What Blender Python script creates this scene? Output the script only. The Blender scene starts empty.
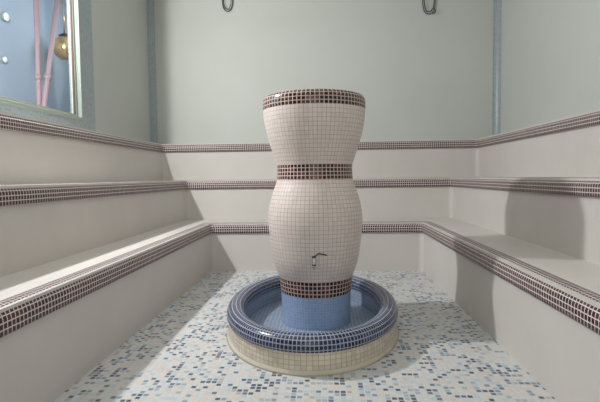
import bpy, bmesh, math, random
from mathutils import Vector, Matrix
random.seed(7)
S = bpy.context.scene
COL = S.collection
PI = math.pi

def srgb(r, g, b):
    def f(c):
        c /= 255.0
        return c / 12.92 if c <= 0.04045 else ((c + 0.055) / 1.055) ** 2.4
    return (f(r), f(g), f(b), 1.0)

# ------------------------------------------------------------ materials
def new_mat(name):
    m = bpy.data.materials.new(name); m.use_nodes = True
    nt = m.node_tree
    return m, nt, nt.nodes['Principled BSDF']

def N(nt, typ, **kw):
    n = nt.nodes.new(typ)
    for k, v in kw.items():
        setattr(n, k, v)
    return n

def mth(nt, op, a, b=None, c=None):
    n = N(nt, 'ShaderNodeMath', operation=op)
    for i, v in enumerate((a, b, c)):
        if v is None: continue
        if isinstance(v, (int, float)): n.inputs[i].default_value = v
        else: nt.links.new(v, n.inputs[i])
    return n.outputs[0]

def mosaic(name, ramp, grout, gw=0.09, rough=0.3, wob=0.035, bump=0.5, cluster=0.0, dirt=0.06, coords='UV', pitch=1.0, cl_scale=0.12, spec=0.5, stain=None):
    """square glass mosaic; ramp = [(start, colour)], one random colour a tile"""
    m, nt, bs = new_mat(name)
    L = nt.links.new
    tc = N(nt, 'ShaderNodeTexCoord')
    mp = N(nt, 'ShaderNodeMapping'); mp.inputs['Scale'].default_value = (1/pitch,)*3
    L(tc.outputs[coords], mp.inputs[0])
    wn = N(nt, 'ShaderNodeTexNoise'); wn.inputs['Scale'].default_value = 0.7; wn.inputs['Detail'].default_value = 2
    L(mp.outputs[0], wn.inputs['Vector'])
    sub = N(nt, 'ShaderNodeVectorMath', operation='SUBTRACT'); L(wn.outputs['Color'], sub.inputs[0]); sub.inputs[1].default_value = (.5,.5,.5)
    sc = N(nt, 'ShaderNodeVectorMath', operation='SCALE'); L(sub.outputs[0], sc.inputs[0]); sc.inputs['Scale'].default_value = wob*4
    add = N(nt, 'ShaderNodeVectorMath', operation='ADD'); L(mp.outputs[0], add.inputs[0]); L(sc.outputs[0], add.inputs[1])
    sep = N(nt, 'ShaderNodeSeparateXYZ'); L(add.outputs[0], sep.inputs[0])
    d = []
    fl = []
    for ax in (0, 1):
        f = mth(nt, 'FRACT', sep.outputs[ax]); g = mth(nt, 'SUBTRACT', 1.0, f)
        d.append(mth(nt, 'MINIMUM', f, g)); fl.append(mth(nt, 'FLOOR', sep.outputs[ax]))
    dm = mth(nt, 'MINIMUM', d[0], d[1])
    mr = N(nt, 'ShaderNodeMapRange', interpolation_type='SMOOTHSTEP')
    L(dm, mr.inputs[0]); mr.inputs[1].default_value = gw*0.6; mr.inputs[2].default_value = gw*1.4
    cb = N(nt, 'ShaderNodeCombineXYZ'); L(fl[0], cb.inputs[0]); L(fl[1], cb.inputs[1])
    wh = N(nt, 'ShaderNodeTexWhiteNoise', noise_dimensions='2D'); L(cb.outputs[0], wh.inputs['Vector'])
    fac = wh.outputs['Value']
    if cluster:
        cn = N(nt, 'ShaderNodeTexNoise'); cn.inputs['Scale'].default_value = cl_scale; cn.inputs['Detail'].default_value = 2
        L(cb.outputs[0], cn.inputs['Vector'])
        o = mth(nt, 'MULTIPLY', mth(nt, 'SUBTRACT', cn.outputs['Fac'], 0.5), cluster)
        fac = mth(nt, 'ADD', fac, o)
    cr = N(nt, 'ShaderNodeValToRGB'); cr.color_ramp.interpolation = 'CONSTANT'
    el = cr.color_ramp.elements
    el[0].position = 0; el[0].color = ramp[0][1]
    el[1].position = ramp[1][0]; el[1].color = ramp[1][1]
    for p_, c_ in ramp[2:]:
        e = el.new(p_); e.color = c_
    L(fac, cr.inputs[0])
    mix = N(nt, 'ShaderNodeMix', data_type='RGBA'); L(mr.outputs[0], mix.inputs[0])
    mix.inputs[6].default_value = grout; L(cr.outputs[0], mix.inputs[7])
    # grime of the grout and the glass, irregular patches
    dn = N(nt, 'ShaderNodeTexNoise'); dn.inputs['Scale'].default_value = 2.2; dn.inputs['Detail'].default_value = 5
    L(tc.outputs['Object'], dn.inputs['Vector'])
    hs = N(nt, 'ShaderNodeHueSaturation'); L(mix.outputs[2], hs.inputs['Color'])
    v = mth(nt, 'ADD', mth(nt, 'MULTIPLY', mth(nt, 'SUBTRACT', dn.outputs['Fac'], 0.5), dirt*4), 1.0)
    L(v, hs.inputs['Value'])
    L(hs.outputs[0], bs.inputs['Base Color'])
    rr = N(nt, 'ShaderNodeMapRange'); L(mr.outputs[0], rr.inputs[0]); rr.inputs[3].default_value = 0.85; rr.inputs[4].default_value = rough
    L(rr.outputs[0], bs.inputs['Roughness'])
    bs.inputs['Specular IOR Level'].default_value = spec
    if bump:
        bp = N(nt, 'ShaderNodeBump'); bp.inputs['Strength'].default_value = bump; bp.inputs['Distance'].default_value = 0.002
        L(mr.outputs[0], bp.inputs['Height']); L(bp.outputs[0], bs.inputs['Normal'])
    return m

def plaster(name, c1, c2, scale=1.3, rough=0.6, bump=0.12, spots=None):
    m, nt, bs = new_mat(name)
    L = nt.links.new
    tc = N(nt, 'ShaderNodeTexCoord')
    n1 = N(nt, 'ShaderNodeTexNoise'); n1.inputs['Scale'].default_value = scale; n1.inputs['Detail'].default_value = 6; n1.inputs['Roughness'].default_value = .6
    L(tc.outputs['Object'], n1.inputs['Vector'])
    cr = N(nt, 'ShaderNodeValToRGB'); e = cr.color_ramp.elements
    e[0].position = .3; e[0].color = c1; e[1].position = .7; e[1].color = c2
    L(n1.outputs['Fac'], cr.inputs[0])
    L(cr.outputs[0], bs.inputs['Base Color'])
    n2 = N(nt, 'ShaderNodeTexNoise'); n2.inputs['Scale'].default_value = 9; n2.inputs['Detail'].default_value = 5
    L(tc.outputs['Object'], n2.inputs['Vector'])
    bp = N(nt, 'ShaderNodeBump'); bp.inputs['Strength'].default_value = bump; bp.inputs['Distance'].default_value = .01
    L(n2.outputs['Fac'], bp.inputs['Height']); L(bp.outputs[0], bs.inputs['Normal'])
    bs.inputs['Roughness'].default_value = rough
    bs.inputs['Specular IOR Level'].default_value = .3
    return m

def flat(name, c, rough=.5, metal=0.0, emit=None, es=1.0):
    m, nt, bs = new_mat(name)
    tc = N(nt, 'ShaderNodeTexCoord')
    n1 = N(nt, 'ShaderNodeTexNoise'); n1.inputs['Scale'].default_value = 14
    nt.links.new(tc.outputs['Object'], n1.inputs['Vector'])
    mr = N(nt, 'ShaderNodeMapRange'); mr.inputs[3].default_value = max(.02, rough-.08); mr.inputs[4].default_value = min(1, rough+.08)
    nt.links.new(n1.outputs['Fac'], mr.inputs[0]); nt.links.new(mr.outputs[0], bs.inputs['Roughness'])
    bs.inputs['Base Color'].default_value = c; bs.inputs['Metallic'].default_value = metal
    if emit:
        bs.inputs['Emission Color'].default_value = emit; bs.inputs['Emission Strength'].default_value = es
    return m

GROUT = srgb(205, 200, 196)
M = {}
M['brown'] = mosaic('brown_mosaic', [(0, srgb(68,36,38)), (.35, srgb(80,42,43)), (.6, srgb(60,33,36)), (.8, srgb(90,48,47)), (.94, srgb(50,30,34))], srgb(220,210,207), gw=.095, rough=.32, spec=.35)
M['pedbrown'] = mosaic('column_brown_mosaic', [(0, srgb(52,30,32)), (.3, srgb(84,44,40)), (.6, srgb(42,28,32)), (.8, srgb(110,60,48)), (.92, srgb(36,26,32))], srgb(206,184,176), gw=.10, rough=.2)
M['cream'] = mosaic('cream_mosaic', [(0, srgb(222,208,202)), (.4, srgb(225,211,205)), (.75, srgb(219,205,199))], srgb(182,163,156), gw=.05, rough=.28, dirt=.03)
M['basincream'] = mosaic('basin_cream_mosaic', [(0, srgb(214,202,184)), (.4, srgb(220,208,192)), (.75, srgb(206,193,175))], srgb(168,152,136), gw=.045, rough=.3, dirt=.05)
M['navy'] = mosaic('navy_mosaic', [(0, srgb(32,36,68)), (.35, srgb(40,47,86)), (.6, srgb(26,28,54)), (.85, srgb(52,62,104))], srgb(166,172,186), gw=.095, rough=.22)
M['blue'] = mosaic('sky_blue_mosaic', [(0, srgb(146,166,202)), (.4, srgb(150,170,205)), (.75, srgb(142,162,198))], srgb(160,178,208), gw=.06, rough=.25, dirt=.03)
M['pool'] = mosaic('basin_blue_mosaic', [(0, srgb(134,148,168)), (.4, srgb(139,152,172)), (.75, srgb(128,142,163))], srgb(148,159,176), gw=.06, rough=.25, dirt=.05)
M['strip'] = mosaic('pale_blue_mosaic', [(0, srgb(150,162,166)), (.4, srgb(157,168,171)), (.75, srgb(143,156,162))], srgb(172,180,182), gw=.08, rough=.3, dirt=.04)
W_ = srgb(204,200,196)
M['floor'] = mosaic('floor_mosaic', [(0, W_), (.18, srgb(208,192,184)), (.32, srgb(196,202,207)), (.44, srgb(203,200,198)), (.56, srgb(180,192,200)), (.66, srgb(154,172,186)), (.73, srgb(176,168,158)), (.76, srgb(126,146,166)), (.84, srgb(96,112,136)), (.91, srgb(72,84,108))],
                    srgb(202,199,197), gw=.11, rough=.35, wob=.02, bump=.3, cluster=1.1, cl_scale=.13, coords='Object', pitch=.0285)
M['upper'] = plaster('green_grey_paint', srgb(191,194,188), srgb(198,200,195), scale=.8, rough=.55, bump=.06)
M['plaster'] = plaster('white_bench_plaster', srgb(202,196,191), srgb(210,204,199), scale=1.4, rough=.5, bump=.10)
M['foot'] = plaster('sandy_render', srgb(200,190,172), srgb(212,204,188), scale=6, rough=.7, bump=.3)
M['ceiling'] = plaster('ceiling_paint', srgb(205,205,200), srgb(212,212,208))
M['frame'] = flat('pale_window_metal', srgb(158,168,158), .4)
M['jambshade'] = flat('dull_green_jamb_shade', srgb(104,112,104), .7)  # dark tone that holds down the lamp's glare on the jamb
M['seal'] = flat('dark_seal', srgb(92,70,64), .6)
M['cable'] = flat('black_cable', srgb(22,22,22), .5)
M['chrome'] = flat('chrome', srgb(225,225,225), .18, 1.0)
M['darkmetal'] = flat('dark_metal', srgb(50,42,38), .4, .8)
M['copper'] = flat('pink_copper_pole', srgb(170,140,144), .55, 0)
M['brass'] = flat('brass', srgb(225,185,130), .25, .9)
M['bluewall'] = plaster('blue_paint', srgb(168,180,196), srgb(176,188,200), scale=.8)
M['lampwhite'] = flat('lit_spotlight', srgb(240,240,240), .4, 0, srgb(255,250,240), .45)
m, nt, bs = new_mat('window_glass')
nt.nodes.remove(bs)
tr = N(nt, 'ShaderNodeBsdfTransparent'); tr.inputs[0].default_value = (.92,.96,.96,1)
gl = N(nt, 'ShaderNodeBsdfGlossy'); gl.inputs['Roughness'].default_value = .03
fr = N(nt, 'ShaderNodeFresnel'); fr.inputs[0].default_value = 1.45
mx = N(nt, 'ShaderNodeMixShader')
ge = N(nt, 'ShaderNodeNewGeometry')
ff = mth(nt, 'MULTIPLY', fr.outputs[0], mth(nt, 'SUBTRACT', 1.0, ge.outputs['Backfacing']))
nt.links.new(ff, mx.inputs[0]); nt.links.new(tr.outputs[0], mx.inputs[1]); nt.links.new(gl.outputs[0], mx.inputs[2])
nt.links.new(mx.outputs[0], nt.nodes['Material Output'].inputs[0])
M['glass'] = m

# ------------------------------------------------------------ helpers
def link(name, me, mat, parent=None, smooth=False):
    me.materials.append(mat)
    if smooth:
        for p in me.polygons: p.use_smooth = True
    o = bpy.data.objects.new(name, me); COL.objects.link(o)
    if parent is not None:
        o.parent = parent
    return o

def thing(name, label, cat, loc=(0,0,0), group=None):
    o = bpy.data.objects.new(name, None); COL.objects.link(o); o.location = loc
    o.empty_display_size = .1
    o['label'] = label; o['category'] = cat
    if group: o['group'] = group
    return o

def grid_mesh(name, rings, uvs, closed_u=False, closed_v=False):
    """rings[i][j] -> positions, uvs[i][j] -> uv; i along path, j along profile"""
    me = bpy.data.meshes.new(name); bm = bmesh.new(); uvl = bm.loops.layers.uv.new('UVMap')
    V = [[bm.verts.new(p) for p in r] for r in rings]
    ni, nj = len(V), len(V[0])
    for i in range(ni if closed_u else ni-1):
        for j in range(nj if closed_v else nj-1):
            i2, j2 = (i+1) % ni, (j+1) % nj
            vs = (V[i][j], V[i2][j], V[i2][j2], V[i][j2])
            if len(set(vs)) < 4: continue
            f = bm.faces.new(vs)
            ui = uvs['u'][i+1] if i+1 < len(uvs['u']) else uvs['u'][i]
            c = ((uvs['u'][i], uvs['v'][j]), (ui, uvs['v'][j]), (ui, uvs['v'][j+1] if j+1 < len(uvs['v']) else 0), (uvs['u'][i], uvs['v'][j+1] if j+1 < len(uvs['v']) else 0))
            for l, q in zip(f.loops, c): l[uvl].uv = q
    return me, bm

def finish(me, bm, flip=False):
    bmesh.ops.recalc_face_normals(bm, faces=bm.faces)
    if flip:
        bmesh.ops.reverse_faces(bm, faces=bm.faces)
    bm.to_mesh(me); bm.free(); return me

def box(name, lo, hi, mat, parent=None, bevel=0.0, uvp=None):
    me = bpy.data.meshes.new(name); bm = bmesh.new(); uvl = bm.loops.layers.uv.new('UVMap')
    c = [(a+b)/2 for a, b in zip(lo, hi)]; s = [b-a for a, b in zip(lo, hi)]
    bmesh.ops.create_cube(bm, size=1, matrix=Matrix.Translation(c) @ Matrix.Diagonal((*s, 1)))
    if bevel: bmesh.ops.bevel(bm, geom=bm.edges[:], offset=bevel, segments=2, affect='EDGES', clamp_overlap=True)
    if uvp:
        for f in bm.faces:
            n = f.normal; ax = max(range(3), key=lambda k: abs(n[k]))
            a, b = [k for k in range(3) if k != ax]
            for l in f.loops: l[uvl].uv = ((l.vert.co[a])/uvp, (l.vert.co[b]-lo[b])/uvp)
    bm.to_mesh(me); bm.free()
    return link(name, me, mat, parent)

def struct(o):
    o['kind'] = 'structure'; return o

def tube(name, pts, r, mat, parent=None, seg=10, cap=True):
    pts = [Vector(p) for p in pts]
    me = bpy.data.meshes.new(name); bm = bmesh.new()
    rs = r if isinstance(r, (list, tuple)) else [r]*len(pts)
    up = None; rings = []
    for i, p in enumerate(pts):
        t = (pts[min(i+1, len(pts)-1)] - pts[max(i-1, 0)]).normalized()
        if up is None:
            up = t.orthogonal().normalized()
        up = (up - t*up.dot(t)).normalized(); s = t.cross(up)
        rings.append([bm.verts.new(p + (up*math.cos(2*PI*k/seg) + s*math.sin(2*PI*k/seg))*rs[i]) for k in range(seg)])
    for a, b in zip(rings, rings[1:]):
        for k in range(seg): bm.faces.new((a[k], a[(k+1) % seg], b[(k+1) % seg], b[k]))
    if cap: bm.faces.new(rings[0]); bm.faces.new(rings[-1])
    bmesh.ops.recalc_face_normals(bm, faces=bm.faces)
    bm.to_mesh(me); bm.free()
    return link(name, me, mat, parent, True)

def spline(ctrl, n=10, closed=False):
    c = [Vector(p) for p in ctrl]; out = []
    m_ = len(c)
    for i in range(m_ if closed else m_-1):
        p0 = c[(i-1) % m_] if closed or i > 0 else c[0]; p1 = c[i]; p2 = c[(i+1) % m_]
        p3 = c[(i+2) % m_] if closed or i+2 < m_ else c[-1]
        for k in range(n):
            t = k/n
            out.append(.5*((2*p1)+(p2-p0)*t+(2*p0-5*p1+4*p2-p3)*t*t+(3*p1-p0-3*p2+p3)*t**3))
    if not closed: out.append(c[-1])
    return out

def interp(pts, n):
    return [tuple(p) for p in spline([(a, 0, b) for a, b in pts], n)]

def lathe(name, prof, cx, cy, nu, pitch_v, mat, parent, seg=128, sx=1.0, sy=None, ax=None, ay=None, closed_v=False, rows=None, origin=(0,0,0), uoff=0.0):
    """prof = [(r,z)]; with ax/ay the profile's r is an offset from an ellipse of semi-axes ax, ay"""
    vs = [0]
    for a, b in zip(prof, prof[1:]): vs.append(vs[-1] + math.dist(a, b))
    if closed_v: vs.append(vs[-1] + math.dist(prof[-1], prof[0]))
    k = (rows / vs[-1]) if rows else 1/pitch_v
    vs = [v*k for v in vs]
    rings = []; us = []; acc = 0; prev = None
    for i in range(seg):
        t = 2*PI*i/seg
        if ax:
            p = Vector((ax*math.cos(t), ay*math.sin(t))); nrm = Vector((math.cos(t)/ax, math.sin(t)/ay)).normalized()
            ring = [(cx+p.x+nrm.x*r-origin[0], cy+p.y+nrm.y*r-origin[1], z-origin[2]) for r, z in prof]
            if prev is not None: acc += (p-prev).length
            prev = p
            us.append(acc)
        else:
            ring = [(cx+r*math.cos(t)-origin[0], cy+r*math.sin(t)-origin[1], z-origin[2]) for r, z in prof]
            us.append(i/seg*nu + uoff)
        rings.append(ring)
    if ax:
        tot = acc + (Vector((ax, 0))-prev).length
        us = [u/tot*nu for u in us]; us.append(float(nu))
    else: us.append(float(nu) + uoff)
    me, bm = grid_mesh(name, rings, {'u': us, 'v': vs}, closed_u=True, closed_v=closed_v)
    finish(me, bm)
    return link(name, me, mat, parent, True)

# ------------------------------------------------------------ room numbers
T1 = dict(L=-1.24, R=1.01, D=4.85, z=.510)
T2 = dict(L=-1.655, R=1.452, D=5.37, z=.972)
T3 = dict(L=-2.06, R=1.86, D=5.74, z=1.434, h=.108)
WALL = dict(L=-2.294, R=2.20, D=6.03)
YF = -1.2      # wall behind the camera
ZC = 3.7
r_corner = .05

def upath(t, r=r_corner, n=6):
    """returns [(x, y, cumulative)] along left run, back run, right run, rounded inner corners"""
    L, R, D = t['L'], t['R'], t['D']
    pts = []
    for k in range(17): pts.append((L, YF+.002 + (D-r-YF-.002)*k/16))
    for k in range(1, n): a = PI - (PI/2)*k/n; pts.append((L+r+r*math.cos(a), D-r+r*math.sin(a)))
    for k in range(13): pts.append((L+r+(R-L-2*r)*k/12, D))
    for k in range(1, n): a = PI/2 - (PI/2)*k/n; pts.append((R-r+r*math.cos(a), D-r+r*math.sin(a)))
    for k in range(17): pts.append((R, D-r-(D-r-YF-.002)*k/16))
    return pts

def off(t, o):
    return dict(L=t['L']+o, R=t['R']-o, D=t['D']-o)

def bench(name, t, nxt, z0, label):
    root = thing(name, label, 'bench', (0, t['D'], 0))
    ox, oy = 0, t['D']
    pin = upath(t, .05); pout = upath(nxt, .05)
    z = t['z']
    rings = []
    for a, b in zip(pin, pout):
        rings.append([(a[0]-ox, a[1]-oy, z0), (a[0]-ox, a[1]-oy, z-.02), (a[0]-ox, a[1]-oy, z), (b[0]-ox, b[1]-oy, z), (b[0]-ox, b[1]-oy, z0)])
    me, bm = grid_mesh('seat_body', rings, {'u': list(range(len(rings)+1)), 'v': [0,1,2,3,4,5]}, closed_v=True)
    bm.verts.ensure_lookup_table()
    # end caps
    vs = list(bm.verts); n = 5
    bm.faces.new(vs[:n]); bm.faces.new(vs[-n:])
    finish(me, bm)
    link('seat_body', me, M['plaster'], root)
    # rounded mosaic nosing, three rows upright then three over the shoulder
    zb = z-t.get('h', .105)
    prof = [(-.003, zb), (.014, zb+.002), (.015, zb+.025), (.015, z-.052)]
    for k in range(1, 7):
        a = (PI/2)*k/6
        prof.append((.015-.055*(1-math.cos(a)), z-.052+.056*math.sin(a)))
    prof += [(-.060, z+.004), (-.083, z+.003), (-.085, z-.004)]
    vs_ = [0]
    for a, b in zip(prof, prof[1:]): vs_.append(vs_[-1]+math.dist(a, b))
    vs_ = [(v-vs_[1])/.0262 for v in vs_]
    paths = [upath(off(t, o), .05) for o, _ in prof]
    base = upath(t, .05); u = [0]
    for a, b in zip(base, base[1:]): u.append(u[-1]+math.dist(a, b))
    u = [q/.0238 for q in u]
    rings = [[(paths[j][i][0]-ox, paths[j][i][1]-oy, prof[j][1]) for j in range(len(prof))] for i in range(len(base))]
    me, bm = grid_mesh('mosaic_edge', rings, {'u': u, 'v': vs_})
    finish(me, bm)
    e = link('mosaic_edge', me, M['brown'], root, True)
    e['label'] = 'rounded edge of small dark brown mosaic tiles'
    return root

bench('tiered_bench', T1, off(T2, 0), 0.0, 'lowest tier of the white U-shaped stepped bench, brown mosaic edge, standing on the tiled floor')
bench('tiered_bench', T2, off(T3, 0), 0.0, 'middle tier of the white U-shaped stepped bench, its brown mosaic edge at eye level')
bench('tiered_bench', T3, off(WALL, .003), 0.0, 'topmost tier of the white stepped bench, narrow ledge against the green-grey walls')

# ------------------------------------------------------------ setting
struct(box('floor', (WALL['L']-.2, YF-.2, -.12), (WALL['R']+.2, WALL['D']+.2, 0), M['floor']))
struct(box('wall_back', (WALL['L']-.25, WALL['D'], 0), (WALL['R']+.2, WALL['D']+.2, ZC), M['upper']))
struct(box('wall_right', (WALL['R'], YF, 0), (WALL['R']+.2, WALL['D'], ZC), M['upper']))
struct(box('wall_front', (WALL['L']-.2, YF-.2, 0), (WALL['R']+.2, YF, ZC), M['upper']))
struct(box('ceiling', (WALL['L']-.2, YF-.2, ZC), (WALL['R']+.2, WALL['D']+.2, ZC+.15), M['ceiling']))
# left wall with the window opening
WY0, WY1, WZ0, WZ1 = 1.95, 4.235, 1.555, 2.95
XW = WALL['L']
me = bpy.data.meshes.new('wall_left'); bm = bmesh.new()
def addbox(bm, lo, hi):
    c = [(a+b)/2 for a, b in zip(lo, hi)]; s = [b-a for a, b in zip(lo, hi)]
    bmesh.ops.create_cube(bm, size=1, matrix=Matrix.Translation(c) @ Matrix.Diagonal((*s, 1)))
TW = .09
addbox(bm, (XW-TW, YF, 0), (XW, WALL['D'], WZ0)); addbox(bm, (XW-TW, YF, WZ1), (XW, WALL['D'], ZC))
addbox(bm, (XW-TW, YF, WZ0), (XW, WY0, WZ1)); addbox(bm, (XW-TW, WY1, WZ0), (XW, WALL['D'], WZ1))
bm.to_mesh(me); bm.free()
struct(link('wall_left', me, M['upper']))

# corner coves of pale blue mosaic
def cove(name, cx, sgn):
    w = .075; n = 6; prof = []
    pts = [(cx, WALL['D']-w)]
    pts = []
    for k in range(n+1):
        a = (PI/2)*k/n
        # concave quarter from the side wall to the back wall
        pts.append((cx + sgn*(w - w*math.cos(a)), WALL['D'] - w + w*math.sin(a)))
    u = [0]
    for a, b in zip(pts, pts[1:]): u.append(u[-1]+math.dist(a, b)/.024)
    pts.append((cx, WALL['D'])); u.append(u[-1]+2); u.append(u[-1]+2)
    zs = [T3['z']+.002 + (ZC-T3['z']-.004)*k/8 for k in range(9)]
    rings = [[(x, y, z) for x, y in pts] for z in zs]
    me, bm = grid_mesh(name, rings, {'u': [z/.024 for z in zs], 'v': u}, closed_v=True)
    finish(me, bm)
    return struct(link(name, me, M['strip']))
cove('trim_1', WALL['L'], 1); cove('trim_2', WALL['R'], -1)

# window: mosaic surround, metal frame, pane
win = bpy.data.objects.new('window_1', None); COL.objects.link(win); win.location = (XW, (WY0+WY1)/2, WZ0); win['kind'] = 'structure'
def wbox(name, lo, hi, mat, uvp=None, bevel=0.0):
    o = (XW, (WY0+WY1)/2, WZ0)
    return box(name, tuple(a-b for a, b in zip(lo, o)), tuple(a-b for a, b in zip(hi, o)), mat, win, bevel, uvp)
SO = .012; SWI = .255
wbox('mosaic_surround', (XW, WY1+.02, WZ0-.005), (XW+SO, WY1+SWI, WZ1+.2), M['strip'], .024)
wbox('mosaic_surround', (XW, WY0-.23, WZ0-.13), (XW+SO, WY1+SWI, WZ0-.005), M['strip'], .024)
wbox('mosaic_surround', (XW, WY0-.23, WZ1+.02), (XW+SO, WY1+.02, WZ1+.2), M['strip'], .024)
wbox('mosaic_surround', (XW, WY0-.23, WZ0-.005), (XW+SO, WY0-.02, WZ1+.02), M['strip'], .024)
fx0, fx1 = XW-.05, XW+.02
def frame(nm, y0, y1, z0, z1, t, x0, x1, mat):
    me = bpy.data.meshes.new(nm); bm = bmesh.new(); o = Vector((XW, (WY0+WY1)/2, WZ0))
    for lo, hi in (((x0,y0,z0),(x1,y1,z0+t)), ((x0,y0,z1-t),(x1,y1,z1)), ((x0,y0,z0+t),(x1,y0+t,z1-t)), ((x0,y1-t,z0+t),(x1,y1,z1-t))):
        addbox(bm, Vector(lo)-o, Vector(hi)-o)
    bmesh.ops.bevel(bm, geom=bm.edges[:], offset=.003, segments=1, affect='EDGES')
    bm.to_mesh(me); bm.free(); return link(nm, me, mat, win)
frame('window_frame', WY0-.02, WY1+.02, WZ0-.005, WZ1+.02, .03, XW-.02, XW+.022, M['frame'])
frame('sash', WY0+.006, WY1-.010, WZ0+.030, WZ1-.006, .022, XW-.06, XW-.02, M['frame'])
frame('seal', WY0+.028, WY1-.031, WZ0+.050, WZ1-.028, .006, XW-.05, XW-.025, M['seal'])
wbox('jamb_shade_strip', (XW-.089, WY1-.006, WZ0), (XW-.0605, WY1, WZ1), M['jambshade'])  # dark strip added to dim the brightly lit jamb
wbox('pane', (XW-.045, WY0+.028, WZ0+.050), (XW-.039, WY1-.031, WZ1-.028), M['glass'])

# the blue room seen through the window
BX = XW-1.75
struct(box('wall_outer', (BX-.15, -1.2, 0), (BX, 9.4, ZC), M['bluewall']))
struct(box('wall_outer_end', (BX, 9.2, 0), (XW-.25, 9.4, ZC), M['bluewall']))
struct(box('floor_outer', (BX, -1.2, -.12), (XW-.2, 9.2, 0), M['bluewall']))
struct(box('ceiling_outer', (BX-.15, -1.2, ZC), (XW-.2, 9.4, ZC+.15), M['bluewall']))
struct(box('wall_outer_near', (BX, -1.35, 0), (XW-TW, -1.2, ZC), M['bluewall']))
struct(box('wall_outer_side', (XW-.25, WALL['D'], 0), (XW-.2501+.15, 9.2, ZC), M['bluewall'])) if False else None
def pole(a, b, r, label):
    t = thing('copper_pole', label, 'pole', (a[0], a[1], 0), 'copper poles behind the window')
    pa = Vector(a)-t.location; pb = Vector(b)-t.location
    tube('shaft', [pa, pa.lerp(pb, .5), pb], r, M['copper'], t)
    mid = pa.lerp(pb, .62); d = (pb-pa).normalized()*.03
    tube('joint_collar', [mid-d, mid+d], r*1.35, M['copper'], t)
    return t
pole((-3.6, 5.63, 0.0), (-3.6, 5.70, 3.7), .032, 'upright pinkish copper pole behind the window, left of the leaning one')
pole((-3.5, 5.097, 0.0), (-3.5, 6.08, 3.7), .032, 'leaning pinkish copper pole behind the window, beside the brass globe')
g = thing('globe_lamp', 'brass coloured globe lamp seen through the right side of the window', 'lamp', (-3.7, 6.475, 2.88))
lathe('globe', [(.001, -.17), (.06, -.16), (.12, -.115), (.155, -.06), (.165, 0), (.155, .06), (.12, .115), (.06, .16), (.001, .17)], 0, 0, 10, 1, M['brass'], g, 32)
tube('hanging_rod', [(0, 0, .165), (0, 0, .87)], .012, M['brass'], g)
lathe('cap', [(.001, .13), (.07, .14), (.075, .17), (.03, .2), (.012, .21)], 0, 0, 10, 1, M['darkmetal'], g, 24)
def spot(y, z, r, label):
    t = thing('wall_spotlight', label, 'light', (BX+.001, y, z), 'round lights on the blue wall')
    n = []
    for nm, rr, x0, x1, mt in (('housing', r*1.25, 0, .03, M['frame']), ('lens', r, .028, .036, M['lampwhite'])):
        tube(nm, [(x0, 0, 0), (x1, 0, 0)], rr, mt, t, 24)
spot(5.72, 3.07, .05, 'larger round white light on blue wall, upper left in the window')
spot(5.66, 2.52, .034, 'smaller round white light on blue wall, below the larger one')

# ------------------------------------------------------------ basin
BC = (-.098, 3.085)
AX, AY = .503, .770
bt = thing('foot_basin', 'oval mosaic foot basin with navy rounded rim around the column', 'basin', (BC[0], BC[1], 0))
def bl(name, prof, mat, rows=None, pv=.027, nu=None, closed=False):
    per = 2*PI*math.sqrt((AX*AX+AY*AY)/2)
    return lathe(name, [(r, z) for r, z in prof], 0, 0, nu or int(per/.027), pv, mat, bt, 160, ax=AX, ay=AY, closed_v=closed, rows=rows)
bl('outer_wall', [(.046, .125), (.046, .09), (.048, .045), (.048, .024)], M['basincream'], rows=4)
f_ = bl('base_cove', [(.046, .026), (.050, .022), (.054, .010), (.062, .0), (.04, 0.0)], M['foot']); f_['label'] = 'sandy smeared skirting at the foot'
rim = [(.040, .112), (.053, .116), (.058, .130)]
for k in range(0, 9):
    a = PI*k/8
    rim.append((.056*math.cos(a), .150+.048*math.sin(a)))
rim += [(-.057, .125), (-.053, .112), (-.040, .108)]
q = bl('rim', rim, M['navy'], rows=10, nu=210); q['label'] = 'rounded rim of small navy blue mosaic tiles'
q = bl('inner_wall', [(-.045, .13), (-.045, .07), (-.050, .006)], M['pool'], rows=5); q['label'] = 'pale blue mosaic inner wall'
me = bpy.data.meshes.new('basin_bottom'); bm = bmesh.new(); uvl = bm.loops.layers.uv.new('UVMap')
vs = [bm.verts.new(((AX-.046)*math.cos(2*PI*k/96), (AY-.046)*math.sin(2*PI*k/96), .008)) for k in range(96)]
f = bm.faces.new(vs)
r_ = bmesh.ops.extrude_face_region(bm, geom=[f]); 
for v in [e for e in r_['geom'] if isinstance(e, bmesh.types.BMVert)]: v.co.z = .001
for f in bm.faces:
    for l in f.loops: l[uvl].uv = (l.vert.co.x/.027, l.vert.co.y/.027)
bmesh.ops.recalc_face_normals(bm, faces=bm.faces)
bm.to_mesh(me); bm.free()
link('basin_bottom', me, M['pool'], bt)

# ------------------------------------------------------------ column fountain
CX, CY = -.075, 3.16
ped = thing('fountain_column', 'tall waisted mosaic column fountain with flared bowl top rising from the oval basin', 'fountain', (CX, CY, .008))
def pl(name, prof, mat, nu, rows=None, n=6, smooth=True):
    pr = [(p[0], p[2]-.008) for p in (interp(prof, n) if smooth else [(a, 0, b) for a, b in prof])]
    return lathe(name, pr, 0, 0, nu, .027, mat, ped, 128, rows=rows)
o = pl('base', [(.238, .009), (.238, .12), (.240, .219)], M['blue'], 74, 11); o['label'] = 'sky blue mosaic base'
o = pl('lower_band', [(.2405, .217), (.245, .24), (.249, .28), (.255, .325)], M['pedbrown'], 58, 4); o['label'] = 'band of four rows of brown tiles'
pl('belly', [(.254, .323), (.274, .375), (.297, .46), (.314, .59), (.3225, .69), (.316, .79), (.290, .89), (.268, .95), (.2585, .986)], M['cream'], 68)
o = pl('neck_band', [(.2605, .984), (.258, 1.01), (.2555, 1.05), (.257, 1.082)], M['pedbrown'], 60, 4); o['label'] = 'band of four rows of brown tiles around the neck'
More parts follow.
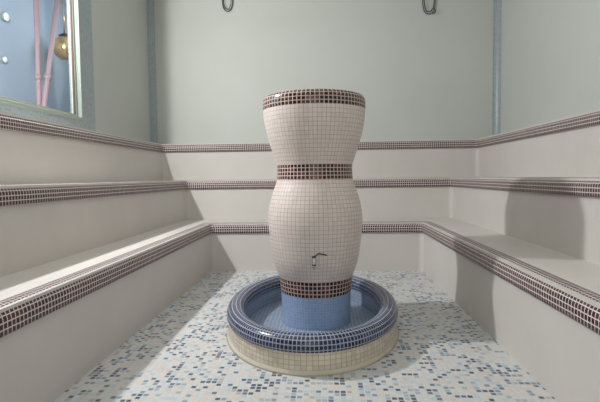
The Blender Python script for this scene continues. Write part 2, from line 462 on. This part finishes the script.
pl('bowl', [(.2555, 1.080), (.276, 1.14), (.303, 1.22), (.326, 1.30), (.341, 1.38), (.346, 1.446)], M['cream'], 76)
rb = [(.346, 1.444), (.348, 1.47), (.347, 1.50), (.340, 1.522), (.322, 1.536), (.296, 1.538), (.278, 1.53), (.270, 1.51)]
o = pl('rim_band', rb, M['pedbrown'], 78, 7, n=4); o['label'] = 'band of brown tiles rolled over the bowl rim'
pl('bowl_inside', [(.271, 1.515), (.25, 1.44), (.18, 1.38), (.08, 1.36), (.001, 1.355)], M['cream'], 60)
# tap stub
cyf = -.296
ty = -.285
tap = link('tap', bpy.data.meshes.new('tap'), M['chrome'], ped)
def tapmesh():
    bm = bmesh.new()
    for p0, p1, r0, r1 in (((-.004, -.270, .474), (-.004, -.325, .474), .009, .009), ((-.004, -.318, .490), (-.004, -.318, .458), .012, .012)):
        a, b = Vector(p0), Vector(p1); d = (b-a)
        rot = d.to_track_quat('Z', 'Y').to_matrix().to_4x4()
        bmesh.ops.create_cone(bm, cap_ends=True, segments=16, radius1=r0, radius2=r1, depth=d.length, matrix=Matrix.Translation((a+b)/2) @ rot)
    bm.to_mesh(tap.data); bm.free()
tapmesh()
tube('spout', [(-.004, -.318, .458), (-.004, -.319, .440), (-.004, -.322, .415)], [.008, .009, .007], M['chrome'], tap)
tube('packing_nut', [(-.004, -.318, .496), (-.004, -.318, .484)], .013, M['darkmetal'], tap, 6)
tube('collar', [(-.004, -.318, .446), (-.004, -.318, .438)], .012, M['darkmetal'], tap, 12)
tube('lever', spline([(-.004, -.318, .494), (.012, -.318, .502), (.024, -.315, .512), (.045, -.309, .508), (.078, -.300, .500)], 5), .0035, M['darkmetal'], tap, 8)

# ------------------------------------------------------------ hanging cables
def loop_cable(x, zb, w, label, twist):
    t = thing('cable_loop', label, 'cable', (x, WALL['D']-.02, zb), 'loops of black cable hanging on the back wall')
    h = 3.52-zb
    for k, (dw, dz, dy) in enumerate(((0, 0, 0), (-.018, .022, -.012))):
        ww = w+dw
        pts = [(-.012, .02, h), (-.02, dy-.002, h-.05), (-ww*.75, dy, h*.62), (-ww, dy, h*.36), (-ww*.72, dy, .035+dz), (0, dy, dz), (ww*.72, dy, .035+dz), (ww, dy, h*.36), (ww*.75, dy, h*.62), (.02, dy-.002, h-.05), (.012, .02, h)]
        tube('strand', spline(pts, 8), .0052, M['cable'], t, 8)
    if twist:
        tube('loose_end', spline([(.02, -.012, .03), (.045, -.03, .055), (.075, -.03, .03), (.06, -.03, -.005), (.035, -.025, .01)], 6), .0055, M['cable'], t, 8)
loop_cable(-1.245, 3.150, .068, 'closed black cable loop high on the back wall, left of the column', False)
loop_cable(1.322, 3.035, .080, 'black cable loop with a curled loose end on the back wall, right of the column', True)

# ------------------------------------------------------------ light
def area(name, loc, size, e, col, rot=(0,0,0), sy=None):
    l = bpy.data.lights.new(name, 'AREA'); l.energy = e; l.color = col; l.size = size
    if sy: l.shape = 'RECTANGLE'; l.size_y = sy
    o = bpy.data.objects.new(name, l); COL.objects.link(o); o.location = loc; o.rotation_euler = rot; return o
def point(name, loc, r, e, col):
    l = bpy.data.lights.new(name, 'POINT'); l.energy = e; l.color = col; l.shadow_soft_size = r
    o = bpy.data.objects.new(name, l); COL.objects.link(o); o.location = loc; return o
point('wall_lamp_light', (-2.415, 3.05, 2.67), .055, 335, (1, .935, .925))
area('ceiling_fill', (0, 1.3, ZC-.02), 2.6, 20, (.97, 1, .965), sy=4.0)  # soft overhead fill, added to lift the shade; no fitting here
area('front_fill', (-.1, YF+.03, 1.55), 1.6, 14, (.95, 1, .955), rot=(PI/2, 0, 0), sy=1.9)  # added fill from behind the camera; the front wall has no opening
point('outer_room_fill', (-3.0, 6.5, 3.2), .15, 22, (.9, .95, 1))  # unseen light added to brighten the blue room

w = bpy.data.worlds.new('world'); S.world = w; w.use_nodes = True
w.node_tree.nodes['Background'].inputs[0].default_value = (.5, .52, .55, 1); w.node_tree.nodes['Background'].inputs[1].default_value = .2

# ------------------------------------------------------------ camera
cd = bpy.data.cameras.new('camera'); cam = bpy.data.objects.new('camera', cd); COL.objects.link(cam)
cd.sensor_width = 36; cd.lens = 460/600*36; cd.clip_start = .02
yaw, pit, rol = (math.radians(v) for v in (3.23, 3.0, -.72))
cam.matrix_world = Matrix.Translation((0, 0, 1)) @ Matrix.Rotation(yaw, 4, 'Z') @ Matrix.Rotation(PI/2-pit, 4, 'X') @ Matrix.Rotation(-rol if False else rol, 4, 'Z')
S.camera = cam
vs_ = S.view_settings
vs_.view_transform = 'Standard'; vs_.look = 'None'; vs_.gamma = 1; vs_.use_curve_mapping = False; vs_.exposure = 0.08
